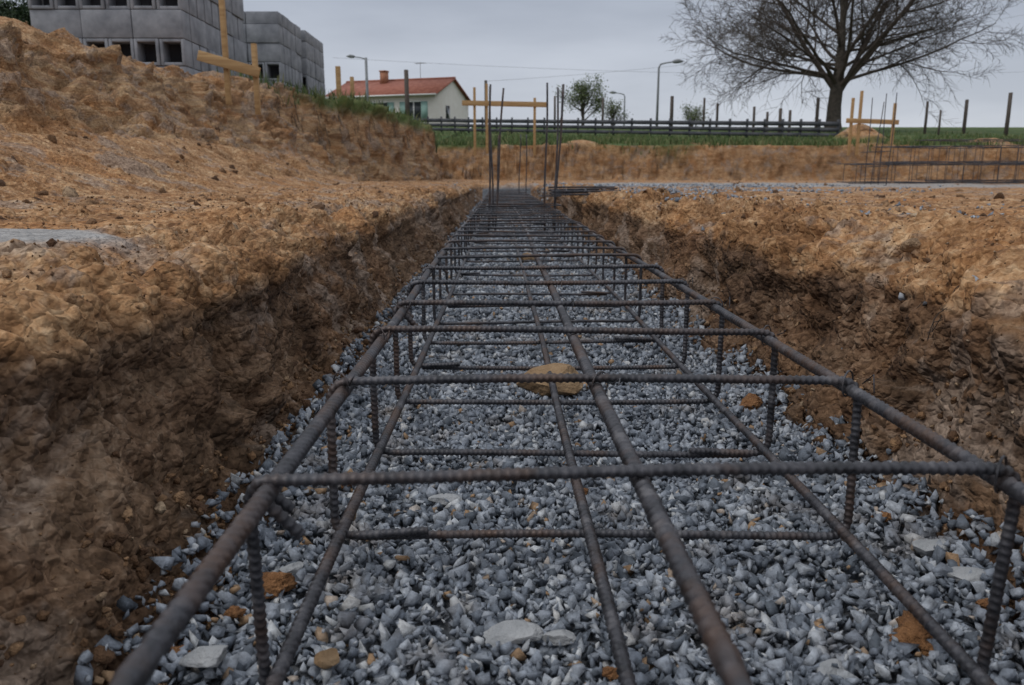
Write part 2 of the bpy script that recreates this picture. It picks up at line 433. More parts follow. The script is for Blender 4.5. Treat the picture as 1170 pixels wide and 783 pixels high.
M_pale=simple('pale_stone',(.22,.23,.24),(.38,.385,.39),30,.85,.8,.004)
M_brown=simple('brown_stone',(.17,.105,.055),(.33,.225,.13),22,.9,.8,.006)
M_orange=simple('orange_clay',(.14,.063,.026),(.32,.16,.07),45,.95,1,.008)
def rock(name,x,y,z,size,rz,mat,lump=False,seed=0):
    bm=bmesh.new(); bmesh.ops.create_icosphere(bm,subdivisions=4,radius=.5)
    V=np.array([v.co[:] for v in bm.verts]); 
    r_=np.random.default_rng(seed+5)
    if not lump:
        for k in range(14):
            n=r_.normal(size=3); n/=np.linalg.norm(n); dd=r_.uniform(.26,.42)
            pr=V@n; V=V-np.clip(pr-dd,0,None)[:,None]*n
        V+=V*fbm(V+seed*3,6,3,seed)[:,None]*.07
    else:
        for k in range(6):
            n=r_.normal(size=3); n/=np.linalg.norm(n); V=V-np.clip(V@n-r_.uniform(.28,.4),0,None)[:,None]*n
        V+=V*(fbm(V+seed*3,3,4,seed)[:,None]*.45+fbm(V+seed,11,2,seed+3,True)[:,None]*.18)
    V=V*np.array(size)
    for v,c in zip(bm.verts,V): v.co=c
    me=bpy.data.meshes.new(name); bm.to_mesh(me); bm.free()
    me.polygons.foreach_set('use_smooth',np.full(len(me.polygons),lump)); me.materials.append(mat)
    o=bpy.data.objects.new(name,me); o.location=(x,y,z); o.rotation_euler=(r_.uniform(-.2,.2),r_.uniform(-.2,.2),rz)
    scene.collection.objects.link(o)
FPX=900.;PITCH=math.atan((391.5-203)/900.);YAW=-math.atan(13/900.)
def ray(px,py):
    vx=(px-585)/FPX; vy=-(py-391.5)/FPX
    f=math.cos(PITCH)+vy*math.sin(PITCH); u=-math.sin(PITCH)+vy*math.cos(PITCH)
    return (vx*math.cos(YAW)-f*math.sin(YAW), vx*math.sin(YAW)+f*math.cos(YAW), u)
def onz(px,py,z):
    r=ray(px,py); k=z/r[2]; return r[0]*k,r[1]*k,z
def rpx(name,px,py,w,mat,lump=False,h=.45,dep=.6,rz=0,seed=0,z=-.372):
    x,y,_=onz(px,py,z); s=w/FPX*math.hypot(y,.37)*1.1
    rock(name,x,y,z,(s,s*dep,s*h),rz,mat,lump,seed)
rpx('brown_rock',628,440,70,M_brown,False,.62,.75,.1,4,-.358)
rpx('pale_stone',580,727,70,M_pale,False,.35,.5,.1,2)
rpx('pale_stone',640,730,45,M_pale,False,.35,.5,-.2,12)
rpx('pale_stone',1063,627,50,M_pale,False,.5,.6,.4,3,-.366)
rpx('pale_stone',1105,660,50,M_pale,False,.4,.55,-.5,4,-.366)
rpx('pale_stone',508,572,38,M_pale,False,.35,.6,.4,5)
rpx('pale_stone',232,750,55,M_pale,False,.5,.7,.2,6,-.362)
rpx('pale_stone',335,650,34,M_pale,False,.4,.6,.9,7)
rpx('pale_stone',950,765,42,M_pale,False,.4,.6,.9,17)
for i,(a,b,w) in enumerate([(315,668,42),(250,655,34),(1048,725,58),(1135,690,26),(855,462,28),(400,550,26),(205,745,20),(698,770,20),(1020,560,26),(985,540,20),(270,700,20),(665,562,15),(1010,590,20)]):
    rpx('clay_lump',a,b,w,M_orange,True,.6,.8,i,20+i,-.368)
rpx('brown_rock',375,752,28,M_brown,False,.6,.8,.3,9,-.366)
rpx('brown_rock',720,290,26,M_brown,True,.6,.8,.3,10,-.36)
rpx('brown_rock',600,297,22,M_brown,True,.6,.8,.3,11,-.36)

# soil clods
mb=MB()
bm=bmesh.new(); bmesh.ops.create_icosphere(bm,subdivisions=2,radius=.5)
IV=np.array([v.co[:] for v in bm.verts]); IF=np.array([[v.index for v in f.verts] for f in bm.faces]); bm.free()
T2=[]
for k in range(14):
    V=IV.copy()
    for j in range(9):
        n=rng.normal(size=3); n/=np.linalg.norm(n); dd=rng.uniform(.22,.40); V=V-np.clip(V@n-dd,0,None)[:,None]*n
    V=V*(1+fbm(V+k*5,4.5,2,3)[:,None]*.55); T2.append((V,IF))
T3=hull_templates(20,9,.5,1.1,.9)
m=near&(floor<.5)&(NF[:,2]>.25)&(Y>.4)&(Y<26)&(conc1<.5)
idx=pick(m&(X>-1.4)&(X<1.6),18000); sz=.003+.012*rng.beta(1,5,len(idx))*np.clip(Y[idx],.6,2.2); scatter(mb,T3,PF[idx]+NF[idx]*sz[:,None]*.1,sz)
idx=pick(m&(X>-1.4)&(X<1.6),1000); sz=.010+.034*rng.beta(1,5,len(idx))*np.clip(Y[idx],.6,2.0); scatter(mb,T2,PF[idx]+NF[idx]*sz[:,None]*.02,sz)
idx=pick(m&((X<-1.4)|(X>1.6)),12000); sz=.008+.05*rng.beta(1,6,len(idx))*np.clip(Y[idx]/8,.4,1.3); scatter(mb,T3,PF[idx]+NF[idx]*sz[:,None]*.1,sz)
idx=pick(m&((X<-1.4)|(X>1.6)),1300); sz=.03+.12*rng.beta(1,6,len(idx)); scatter(mb,T2,PF[idx],sz)
idx=pick(near&(Y>.4)&(Y<7)&(((X>-.34)&(X<-.25))|((X>.43)&(X<.52))),3200); sz=.004+.026*rng.beta(1,5,len(idx)); scatter(mb,T2,PF[idx]+[0,0,.010],sz)
clods=mb.obj('soil_clods',M_clod)

# ------------------------------------------------------------ rebar cage
XL,XR,ZT,ZB=-.163,.342,-.186,-.345
def rounded(pts,rad,step):
    pts=[np.array(p,float) for p in pts]; out=[pts[0]]
    for i in range(1,len(pts)-1):
        a,b,c=pts[i-1],pts[i],pts[i+1]; u=(a-b)/np.linalg.norm(a-b); w=(c-b)/np.linalg.norm(c-b)
        for k in range(9):
            t=k/8; p0=b+u*rad; p2=b+w*rad
            out.append((1-t)**2*p0+2*t*(1-t)*b+t*t*p2)
    out.append(pts[-1]); out=np.array(out)
    L=np.concatenate([[0],np.cumsum(np.linalg.norm(np.diff(out,axis=0),axis=1))])
    s=np.linspace(0,L[-1],max(4,int(L[-1]/step)))
    return np.stack([np.interp(s,L,out[:,k]) for k in range(3)],1)
cage=empty('rebar_cage',(0,0,0))
mb=MB()
for i in range(-1,48):
    y=.486+.2345*i+(random.uniform(-.008,.008) if i>0 else 0)
    if y>11.2: break
    near_=i<6; step=.0012 if near_ else (.004 if i<12 else .02)
    j=lambda s=.003: random.uniform(-s,s)
    xl,xr,zt,zb=XL+j(),XR+j(),ZT+j(.002),ZB+j()-(.020 if i==0 else 0)
    if i%3==1:
        pts=[(xl+.09,-.006,zb+.009),(xl,-.004,zb+.004),(xl,0,zt),(xr,0,zt),(xr,0,zb),(xl+.02,.004,zb)]
    elif i%3==2:
        pts=[(xr-.10,-.006,zb+.009),(xr,-.004,zb+.004),(xr,0,zt),(xl,0,zt),(xl,0,zb),(xr-.02,.004,zb)]
    else:
        pts=[(xl+.035,-.006,zt-.04),(xl-.001,-.005,zt-.001),(xr,-.002,zt),(xr,0,zb),(xl,0,zb),(xl,.003,zt-.002),(xl+.026,.007,zt-.027)]
    p=rounded(pts,.021,step)
    tl=j(.03); tw=j(.03); 
    if i==0: tw=.0; tl=-.06
    p[:,1]+=y+(p[:,2]-ZT)*tl+(p[:,0]-.09)*tw
    p[:,2]+=.0018*np.sin(p[:,0]*9+i)
    p[:,1]+=.002*np.sin(p[:,0]*7+i*2)
    mb.tube(p,.0038,14 if near_ else (7 if i<14 else 5),(.0062,.0010) if near_ else None)
mb.obj('stirrups',M_rebar,True,cage)
mb=MB()
def longbar(x0,z,r,seed,y1=11.3,dx=0):
    ys=np.concatenate([np.arange(-.6,.3,.01),np.arange(.3,2.4,.0016),np.arange(2.4,y1,.03)])
    xs=x0+dx*ys+.003*np.sin(ys*1.3+seed)+.0012*np.sin(ys*5.1+seed*2)
    zs=z+.0015*np.sin(ys*4+seed)-.0012*np.cos(ys*1.1+seed)
    k=(ys<2.4)
    P_=np.stack([xs,ys,zs],1)
    mb.tube(P_[:np.sum(k)+1],r,18,(.0085,.0013)); mb.tube(P_[np.sum(k):],r+.0004,7)
r=.0052
longbar(XL+.0125,ZT-.0105,r,1); longbar(XR-.0125,ZT-.0105,r,2); longbar(.094,ZT-.0103,r,3.3)
longbar(XL+.013,ZB+.0105,.0047,4); longbar(XR-.013,ZB+.0105,.0047,5); longbar(.083,ZB+.0103,.0047,6)
mb.obj('longitudinal_bars',M_rebar,True,cage)
mb=MB()
for i in range(0,8):
    y=.486+.2345*i
    for xx in (XL+.012,.094,XR-.012):
        if random.random()<.75:
            a=np.linspace(0,4*np.pi,26); s_=random.choice([-1,1])
            w=np.stack([xx+.0085*np.cos(a),y+s_*.0085*np.cos(a)+.001*a/6,ZT-.006+.0125*np.sin(a)],1)
            tail=np.array([[xx+.010,y-.008,ZT-.004],[xx+.016,y-.016,ZT+.004+random.uniform(-.004,.006)],[xx+.014,y-.024,ZT+random.uniform(-.01,.008)]])
            mb.tube(w,.0007,5); mb.tube(tail,.0007,5)
mb.obj('tie_wires',M_rebar,True,cage)

def starter(name,bars,ties):
    e=empty(name); mb=MB()
    for (x,y,z0,z1,lx,ly) in bars:
        t=np.linspace(0,1,14)
        p=np.stack([x+lx*t+.004*np.sin(t*7+x*9),y+ly*t,z0+(z1-z0)*t],1); mb.tube(p,.0062,8)
    mb.obj('vertical_bars',M_rebar,True,e)
    mb=MB()
    for (xa,xb,ya,yb,z) in ties:
        p=rounded([(xa,ya,z),(xb,ya,z+.004),(xb,yb,z),(xa,yb,z-.004),(xa,ya+.01,z)],.015,.01); mb.tube(p,.004,6)
    mb.obj('ties',M_rebar,True,e)
starter('column_starter_bars',[(-.075,5.15,-.34,.57,.015,.0),(-.035,5.15,-.34,.55,.055,.02),(-.05,5.55,-.34,.60,-.02,0),
   (.285,5.15,-.34,.58,.01,0),(.35,5.15,-.34,.55,.015,0),(.38,5.6,-.34,.62,.05,0),(.36,5.4,-.34,.60,.06,0)],
   [(-.09,.03,5.13,5.6,-.22),(.27,.39,5.13,5.65,-.22),(-.09,.39,5.13,5.6,-.18),(.27,.39,5.13,5.65,-.12)])
starter('column_starter_bars',[(.22,9.6,-.34,.5,.02,0),(.31,9.6,-.34,.50,0,0),(-.05,9.8,-.34,.50,0.03,0)],[(-.05,.34,9.6,9.9,-.15)])
x0=5.1
starter('column_starter_bars',[(x0,11,-.12,1.0,.08,0),(x0+.22,11,-.12,1.12,.03,0),(x0+.1,11.4,-.12,1.1,.05,.1),(x0+.3,11.4,-.12,1.15,0,0)],[(x0,x0+.25,11,11.4,z) for z in (-.02,.15,.35)])
def spare(name,cx,cy,cz,L,W,H,rz,n):
    e=empty(name,(cx,cy,cz)); e.rotation_euler=(0,0,rz); mb=MB()
    for a in (-W/2,0,W/2):
        for z in (0,H): 
            t=np.linspace(-L/2,L/2,20); mb.tube(np.stack([t,a+0*t,z+.012*np.sin(t*2+a*9)],1),.007,6)
    mb.obj('longitudinal_bars',M_rebar,True,e); mb=MB()
    for k in range(n):
        t=-L/2+.1+(L-.2)*k/(n-1)
        mb.tube(rounded([(t,-W/2,0),(t,W/2,0),(t,W/2,H),(t,-W/2,H),(t,-W/2,0.01)],.02,.03),.0045,5)
    mb.obj('stirrups',M_rebar,True,e)
spare('spare_rebar_cage',8.0,11.6,-.07,6,.45,.26,-.03,24)
spare('spare_rebar_cage',8.6,11.7,.22,6,.45,.22,-.06,24)
spare('spare_rebar_cage',10.5,14.5,-.05,6,.45,.7,.05,16)
spare('spare_rebar_cage',.55,5.3,-.095,.45,.3,.02,0.0,3)

# ------------------------------------------------------------ concrete block stacks
def block_stack(name,x1,x0,y0,y1,base,rows):
    e=empty(name); mb=MB(); core=MB()
    z=base; T=.24
    W=.28
    for kind,h in rows:
        nxb=int(round((x1-x0)/W)); w=(x1-x0)/nxb
        k=0
        while k<nxb:
            cx=x0+(k+.5)*w; jy=random.uniform(-.012,.012)
            if kind=='h':
                tk=.036; ww=w-.008
                for sx in (-1,1): mb.box((cx+sx*(ww/2-tk/2),y0+T/2+jy,z+h/2),(tk,T,h-.006))
                for zz in (tk/2+.003,h-tk/2-.003): mb.box((cx,y0+T/2+jy,z+zz),(ww-2*tk,T-.004,tk))
                k+=1
            else:
                mb.box((cx+w/2 if k+1<nxb else cx,y0+T/2+jy,z+h/2),((2*w if k+1<nxb else w)-.010,T,h-.007)); k+=2
        nyb=int(round((y1-y0-T)/.5)); l=(y1-y0-T)/nyb
        for k in range(nyb):
            cy=y0+T+(k+.5)*l; jx=random.uniform(-.014,.014)
            if kind=='h':
                for q_ in (-1,1):
                    mb.box((x1-T/2+jx,cy+q_*l/4,z+h/2),(T,l/2-.045,h-.008))
            else: mb.box((x1-T/2+jx,cy,z+h/2),(T,l-.018,h-.008))
            mb.box((x0+T/2,cy,z+h/2),(T,l-.014,h-.008))
        z+=h
    core.box(((x0+x1)/2,(y0+y1)/2+.09,(base+z)/2-.01),(x1-x0-.16,y1-y0-.2,z-base-.02))  # added dark box behind the faces, painted shade for holes and seams
    nyb=int((y1-y0-T)/.3)
    for k in range(nyb):
        for j_ in range(int((x1-x0-2*T)/.5)):
            mb.box((x0+T+.27+j_*.5,y0+T+.15+k*.3,z-.08),(.488,.288,.16+random.uniform(-.004,.004)))
    mb.obj('blocks',M_block,False,e,.006); core.obj('hole_shade_core',M_blockdark,False,e)
    pb=MB()
    for k in range(4): pb.box((x0+.1+(x1-x0-.2)*k/3,(y0+y1)/2,base-.06),(.10,y1-y0,.09))
    for k in range(5): pb.box(((x0+x1)/2,y0+.06+(y1-y0-.12)*k/4,base-.005-.003),(x1-x0,.10,.016))
    pb.obj('pallet',M_pallet,False,e)
RW=[('s',.19),('h',.30),('s',.31),('h',.30),('s',.31),('h',.26)]
R2=[('s',.19),('s',.30),('h',.30),('s',.30),('s',.30),('s',.20)]
block_stack('concrete_block_stack',-3.62,-5.35,9.6,11.9,1.07,RW)
block_stack('concrete_block_stack',-3.66,-5.3,13.9,15.4,1.10,R2)
block_stack('concrete_block_stack',-3.62,-5.3,15.6,17.1,1.10,R2)
block_stack('concrete_block_stack',-5.6,-7.2,13.9,16.4,1.10,RW[:4])

# ------------------------------------------------------------ batter boards
def stake(mb,x,y,z0,z1,w=.05,lean=0):
    mb.box((x+lean*.5,y,(z0+z1)/2),(w,w,z1-z0),0,0,math.atan2(lean,z1-z0))
def at(px,py,D):
    r=ray(px,py); k=D/r[1]; return (r[0]*k,D,r[2]*k)
def batter(name,D,stakes,board,thick=.10,sw=.09):
    e=empty(name); mb=MB()
    for (px,pt,pb_) in stakes:
        a=at(px,pt,D); b=at(px,pb_,D); stake(mb,a[0],D,b[2]-.15,a[2],sw)
    (ax,ay,bx,by)=board; a=at(ax,ay,D); b=at(bx,by,D)
    L=math.hypot(b[0]-a[0],b[2]-a[2])
    mb.box(((a[0]+b[0])/2,D-sw/2-.016,(a[2]+b[2])/2),(L,.027,thick),0,0,-math.atan2(b[2]-a[2],b[0]-a[0]))
    mb.obj('timber',M_wood,False,e,.003)
batter('batter_board',7.6,[(249,-60,100),(290,50,112)],(228,64,298,84),.09,.045)
batter('batter_board',24.5,[(542,100,172),(556,96,170),(611,112,172)],(528,118,626,120),.15,.075)
batter('batter_board',25,[(985,104,172),(1023,118,172),(975,112,172)],(966,138,1026,140),.14,.075)
def post(name,px,pt,pb_,D,w,mat):
    a=at(px,pt,D); b=at(px,pb_,D); mb=MB(); mb.tube([(a[0],D,b[2]-.3),(a[0]+.01,D,(a[2]+b[2])/2),(a[0],D,a[2])],[w/2*1.05,w/2,w/2*.95],8); return mb.obj(name,mat)
for (px,a,b,D,w) in [(386,76,122,13,.07),(402,88,122,14,.06)]:
    mb=MB(); p0=at(px,a,D);p1=at(px,b,D); stake(mb,p0[0],D,p1[2]-.3,p0[2],w); mb.obj('timber_stake',M_wood,False,None,.003)
mb=MB(); p0=at(57,-30,12);p1=at(57,75,12); stake(mb,p0[0],12,p1[2]-.4,p0[2],.09); mb.obj('timber_stake',M_pallet,False,None,.003)
for (px,a,b,D,w,mt) in [(464,80,150,40,.22,M_dwood),(418,66,150,58,.2,M_pole),(555,92,150,60,.22,M_dwood),(768,110,150,45,.2,M_dwood),(634,110,150,45,.12,M_dwood),(689,112,150,55,.16,M_dwood),
   (805,112,150,55,.16,M_dwood),(820,118,152,50,.16,M_dwood),(862,122,155,42,.14,M_dwood),(877,128,155,42,.14,M_dwood),(892,124,156,38,.16,M_dwood),(903,126,157,38,.14,M_dwood),(935,112,156,45,.2,M_dwood),
   (1060,116,152,42,.14,M_dwood),(1105,114,156,42,.18,M_dwood),(1155,106,158,38,.18,M_dwood),(1075,126,156,40,.1,M_dwood)]:
    post('fence_post' if a>=104 else 'utility_pole',px,a,b,D,w,mt)

e=empty('rail_fence'); mb=MB()
pts=np.array([(-4.6,44),(0,42),(5,39),(10,36),(14.2,34)],float)
tt=np.linspace(0,len(pts)-1,26); fx=np.interp(tt,range(len(pts)),pts[:,0]); fy=np.interp(tt,range(len(pts)),pts[:,1])
fz=zbase(fx,fy)
for i in range(26):
    mb.box((fx[i],fy[i]+.06,fz[i]+.36),(.09,.09,.9))
    if i<25:
        dx,dy,dz=fx[i+1]-fx[i],fy[i+1]-fy[i],fz[i+1]-fz[i]; L=math.hypot(dx,dy)
        for k,(zz,hh) in enumerate(((.16,.16),(.38,.16),(.62,.18))):
            mb.box((fx[i]+dx/2,fy[i]+dy/2,fz[i]+dz/2+zz),(L+.01,.04,hh),math.atan2(dy,dx),0,-math.atan2(dz,L))
mb.obj('rails_and_posts',M_rail,False,e)

def lamp(px,pt,D,arm):
    a=at(px,pt,D); z0=float(zbase(np.array([a[0]]),np.array([float(D)]))[0]); e=empty('street_lamp',(a[0],D,z0)); H=a[2]-z0
    mb=MB(); mb.tube([(0,0,-.1),(0,0,H*.5),(0,0,H-.35),(.12*arm,0,H-.1),(.5*arm,0,H),(1.1*arm,0,H+.08)],[.1,.085,.07,.06,.05,.045],10); mb.obj('pole',M_pole,True,e)
    mb=MB(); 
    mb.tube([(.95*arm,0,H+.07),(1.1*arm,0,H+.09),(1.4*arm,0,H+.12),(1.75*arm,0,H+.10)],[.05,.13,.16,.04],10); mb.obj('lantern',M_pole,True,e)
lamp(753,72,60,1); lamp(714,107,90,-1); lamp(418,66,75,-1)
mb=MB()
for (ax,ay,aD,bx,by,bD,sg) in [(380,66,58,1400,70,80,1.2),(555,93,60,1300,-10,70,1.0)]:
    a=np.array(at(ax,ay,aD)); b=np.array(at(bx,by,bD)); t=np.linspace(0,1,30)[:,None]
    p=a*(1-t)+b*t; p[:,2]-=sg*4*(t*(1-t))[:,0]; mb.tube(p,.008,4)
mb.obj('overhead_wire',M_pole)

# ------------------------------------------------------------ house
def house():
    near_=at(497,107,60); bx,by=near_[0],60.; gz=float(zbase(np.array([bx]),np.array([by]))[0])-.3
    e=empty('house',(bx,by,gz)); th=math.radians(18); e.rotation_euler=(0,0,-th)
    L=8.8; W=7.0; H=near_[2]-gz; R=1.35
    mb=MB()
    v=[(0,0,0),(-L,0,0),(-L,W,0),(0,W,0),(0,0,H),(-L,0,H),(-L,W,H),(0,W,H),(0,W/2,H+R),(-L,W/2,H+R)]
    mb.add(v,q=[[0,4,5,1],[2,6,7,3],[1,5,6,2],[0,3,7,4]],t=[[4,7,8],[5,9,6]])
    mb.obj('walls',M_wall,False,e)
    mb=MB(); ov=.35; sl=math.atan2(R,W/2); ln=(W/2+ov)/math.cos(sl)
    for s_ in (-1,1):
        cy=W/2+s_*(W/2+ov)/2; cz=H+R-(W/2+ov)/2*math.tan(sl)+.06
        mb.box((-L/2,cy,cz),(L+.5,ln,.10),0,-s_*sl)
    mb.tube([(-L-.25,W/2,H+R+.10),(.25,W/2,H+R+.10)],.11,8)
    mb.obj('roof',M_tile,False,e)
    mb=MB(); mb.box((-L*.62,W*.42,H+R+.25),(.5,.5,.9)); mb.box((-L*.62,W*.42,H+R+.74),(.6,.6,.08)); mb.obj('chimney',M_brick,False,e)
    mb=MB(); mb.tube([(-L*.3,W*.5,H+R),(-L*.3,W*.5,H+R+1.4)],.02,5); mb.tube([(-L*.3-.4,W*.5,H+R+1.3),(-L*.3+.4,W*.5,H+R+1.3)],.02,5)
    for k in range(5): mb.tube([(-L*.3-.4+.2*k,W*.5-.25,H+R+1.3),(-L*.3-.4+.2*k,W*.5+.25,H+R+1.3)],.012,4)
    mb.obj('aerial',M_pole,False,e)
    g=MB(); s2=MB(); fr=MB()
    for (cx,cz,w,h) in ((-1.7,H*.56,1.1,1.2),(-4.4,H*.56,1.1,1.2),(-6.9,H*.45,1.1,2.0)):
        g.box((cx,-.012,cz),(w,.02,h)); fr.box((cx,-.02,cz),(.06,.05,h)); fr.box((cx,-.018,cz+h/2+.04),(w+.16,.06,.08)); fr.box((cx,-.03,cz-h/2-.05),(w+.2,.1,.07))
        for s_ in (-1,1): s2.box((cx+s_*(w/2+.3),-.035,cz),(.52,.05,h+.06))
    g.box((.012,W*.35,H*.56),(.02,.8,1.0)); fr.box((.03,W*.35,H*.56-.55),(.08,1.0,.07))
    g.obj('windows',M_glass,False,e); s2.obj('shutters',M_shut,False,e); fr.obj('window_frames',M_white,False,e)
    fr=MB(); fr.box((-L/2,-.42,H-.08),(L+.5,.1,.1)); fr.obj('gutter',M_white,False,e)
house()
e=empty('brick_house',at(62,75,40)); mb=MB()
mb.add([(-3,0,-3),(.6,0,-3),(.6,4,-3),(-3,4,-3),(-3,0,1.1),(.6,0,1.1),(.6,4,1.1),(-3,4,1.1),(.6,2,2.0),(-3,2,2.0)],q=[[0,1,5,4],[1,2,6,5],[2,3,7,6],[3,0,4,7]],t=[[5,6,8],[4,9,7]])
mb.obj('walls',M_brick,False,e); mb=MB(); sl=math.atan2(.9,2)
for s_ in (-1,1): mb.box((-1.2,2+s_*1.15,1.1+.9-.46),(4.1,2.55,.1),0,-s_*sl)
mb.obj('roof',M_tile,False,e)
mb=MB(); mb.box((-.8,-.012,.1),(.9,.02,1.0)); mb.obj('window',M_glass,False,e)
mb=MB(); mb.box((-.8,-.02,.66),(1.05,.05,.1)); mb.obj('lintel',M_white,False,e)

# ------------------------------------------------------------ trees
def grow(mb,p,d,L,r,lev,maxlev,spec,tips=None):
    n=max(3,int(spec['seg'][lev])); pts=[p.copy()]; rr=[r]; d=d/np.linalg.norm(d); dirs=[d]
    for i in range(n):
        d=d+rng.normal(0,spec['wob'][lev],3)+np.array([0,0,spec['up'][lev]])*(1/n)
        d/=np.linalg.norm(d); pts.append(pts[-1]+d*L/n); rr.append(r*(1-(i+1)/n*.8)); dirs.append(d)
    pts=np.array(pts); mb.tube(pts,rr,spec['sides'][lev],closed_end=False)
    if tips is not None and lev>=maxlev-1: tips.extend(list(pts[1:]))
    if lev==maxlev: return
    nc=spec['kids'][lev]
    for k in range(nc):
        t=spec['start'][lev]+(1-spec['start'][lev])*(k+rng.uniform(0,1))/nc; f=t*n; i=min(int(f),n-1); q=pts[i]+(pts[i+1]-pts[i])*(f-i)
        base=dirs[i+1]; a=rng.normal(size=3); a-=base*np.dot(a,base); a/=np.linalg.norm(a)
        ang=math.radians(rng.uniform(*spec['ang'][lev])); nd=base*math.cos(ang)+a*math.sin(ang)
        grow(mb,q,nd,L*rng.uniform(*spec['len'][lev])*(1-.45*t),max(spec['rmin'],rr[i]*spec['rk'][lev]),lev+1,maxlev,spec,tips)
def bare_tree(px,D):
    a=at(px,150,D); z0=float(zbase(np.array([a[0]]),np.array([float(D)]))[0])
    e=empty('bare_tree',(a[0],D,z0)); mb=MB()
    mb.tube([(0,0,-.3),(0,0,0),(.02,0,.5),(0,0,1.4),(.05,0,2.3),(.12,0,3.4),(.15,.05,5),(.0,0,7.5),(.15,0,10.5)],[.72,.56,.42,.37,.35,.28,.19,.11,.04],14,closed_end=False)
    mb.obj('trunk',M_bark,True,e)
    mb=MB()
    spec=dict(seg=[9,6,5,3],wob=[.07,.10,.13,.16],up=[.22,.10,.0,-.15],sides=[7,4,3,3],kids=[13,9,8,0],start=[.18,.1,.1,0],ang=[(28,60),(25,60),(25,65),(0,0)],len=[(.42,.68),(.42,.7),(.4,.75),(0,0)],rk=[.46,.55,.6,0],rmin=.011)
    k=0
    for (z,el,L,r) in [(1.9,62,9.5,.17),(2.1,48,9.5,.16),(2.3,35,9.3,.14),(2.0,70,10,.15),(2.5,28,9.0,.12),(2.2,55,9.5,.15),(2.8,18,8.8,.11),(2.6,42,9.2,.12),(3.2,24,8.6,.11),(3.0,12,8.4,.10),(3.5,60,8.5,.12),(3.8,30,8,.10),(4.5,50,7.5,.10),(4.2,15,7.6,.09),(5.2,35,7,.09),(5.8,60,6,.07),(6.4,40,5.6,.06),(3.3,8,8.2,.10),(2.7,14,8.4,.10),(3.6,20,8.2,.09)]:
        az=k*2.39996+.5; k+=1; el=math.radians(el)
        grow(mb,np.array([.06,0,z]),np.array([math.cos(az)*math.cos(el),math.sin(az)*math.cos(el),math.sin(el)]),L,r,0,3,spec)
    mb.obj('branches',M_twig,True,e)
bare_tree(951,46)
def leafy(name,px,pbase,D,Ht,Wd,mat,nl,ls):
    a=at(px,pbase,D); z0=float(zbase(np.array([a[0]]),np.array([float(D)]))[0]) if name!='dark_tree' else a[2]
    e=empty(name,(a[0],D,z0)); mb=MB(); tips=[]
    spec=dict(seg=[5,4,3],wob=[.1,.15,.2],up=[.3,.2,.1],sides=[5,4,3],kids=[7,6,0],start=[.3,.2,0],ang=[(30,60),(30,60),(0,0)],len=[(.45,.7),(.4,.7),(0,0)],rk=[.5,.5,0],rmin=.01)
    mb.tube([(0,0,-.2),(0,0,Ht*.2),(.05,0,Ht*.5)],[.13,.11,.07],8,closed_end=False)
    for k in range(9):
        az=k*2.4; el=math.radians(rng.uniform(25,80)); grow(mb,np.array([0,0,Ht*rng.uniform(.12,.4)]),np.array([math.cos(az)*math.cos(el),math.sin(az)*math.cos(el),math.sin(el)]),Wd*.62,.06,0,2,spec,tips)
    mb.obj('trunk_and_limbs',M_bark,True,e)
    T=np.array(tips); c=T[rng.integers(0,len(T),nl)]+rng.normal(0,ls*1.6,(nl,3)); R=rotm(nl)
    tri=np.array([[-.5,0,0],[.0,-.3,0],[.5,0,.1],[0,.3,0]])*ls
    V=np.einsum('nij,vj->nvi',R,tri)*rng.uniform(.6,1.3,(nl,1,1))+c[:,None,:]
    m2=MB(); m2.add(V.reshape(-1,3),q=np.arange(nl*4).reshape(-1,4)); m2.obj('leaves',mat,False,e)
leafy('leafy_tree',666,140,62,3.6,3.2,M_leaf,4500,.13)
leafy('shrub',700,140,66,2.4,2.0,M_leaf,1200,.12)
leafy('shrub',790,140,75,2.4,2.6,M_leaf,1500,.13)
leafy('dark_tree',22,80,38,3.2,2.6,M_dleaf,9000,.16)
leafy('dark_tree',-30,80,38,3.6,3,M_dleaf,9000,.16)

# ------------------------------------------------------------ grass
def grassmesh(pos,hmin,hmax,w):
    n=len(pos); a=rng.uniform(0,6.28,n); h=rng.uniform(hmin,hmax,n); ww=w*rng.uniform(.6,1.3,n); l=rng.normal(0,.35,(n,2))*h[:,None]
    dx=np.cos(a)*ww/2; dy=np.sin(a)*ww/2
    b0=pos+np.stack([dx,dy,0*a],1); b1=pos-np.stack([dx,dy,0*a],1)
    mid=pos+np.stack([l[:,0]*.35,l[:,1]*.35,h*.6],1); m0=mid+np.stack([dx*.7,dy*.7,0*a],1); m1=mid-np.stack([dx*.7,dy*.7,0*a],1)
    tp=pos+np.stack([l[:,0],l[:,1],h],1)
    V=np.stack([b0,b1,m1,m0,tp],1).reshape(-1,3); i=np.arange(n)*5
    return V,np.stack([i,i+1,i+2,i+3],1),np.stack([i+3,i+2,i+4],1)
mb=MB()
n=30000; y=26.3+rng.exponential(5,n); xx=rng.uniform(-8,24,n); 
hp=np.zeros(n)
for hx,hy,hr in ((12.3,27.6,1.0),(2.7,27.2,.6),(16.6,27.4,.8)): hp=np.maximum(hp,np.exp(-(((xx-hx)/hr)**2+((y-hy)/.9)**2)))
dens=fbm(np.stack([xx,y,0*y],1),.5,2,8); ok=(y<58)&(hp<.35)&(dens>-.2); xx=xx[ok]; y=y[ok]
pos=np.stack([xx,y,zbase(xx,y)-.02],1); V,Q,T_=grassmesh(pos,.07,.26,.035); mb.add(V,Q,T_)
m=(Y>9.8)&(Y<20)&(X<0)&(X>-4.5)&(PF[:,2]>.88)
if m.sum()>10:
    idx=pick(m,5500); V,Q,T_=grassmesh(PF[idx]+rng.normal(0,.02,(len(idx),3))*[1,1,0],.05,.18,.014); mb.add(V,Q,T_)
mb.obj('grass',M_grass)
mb=MB()
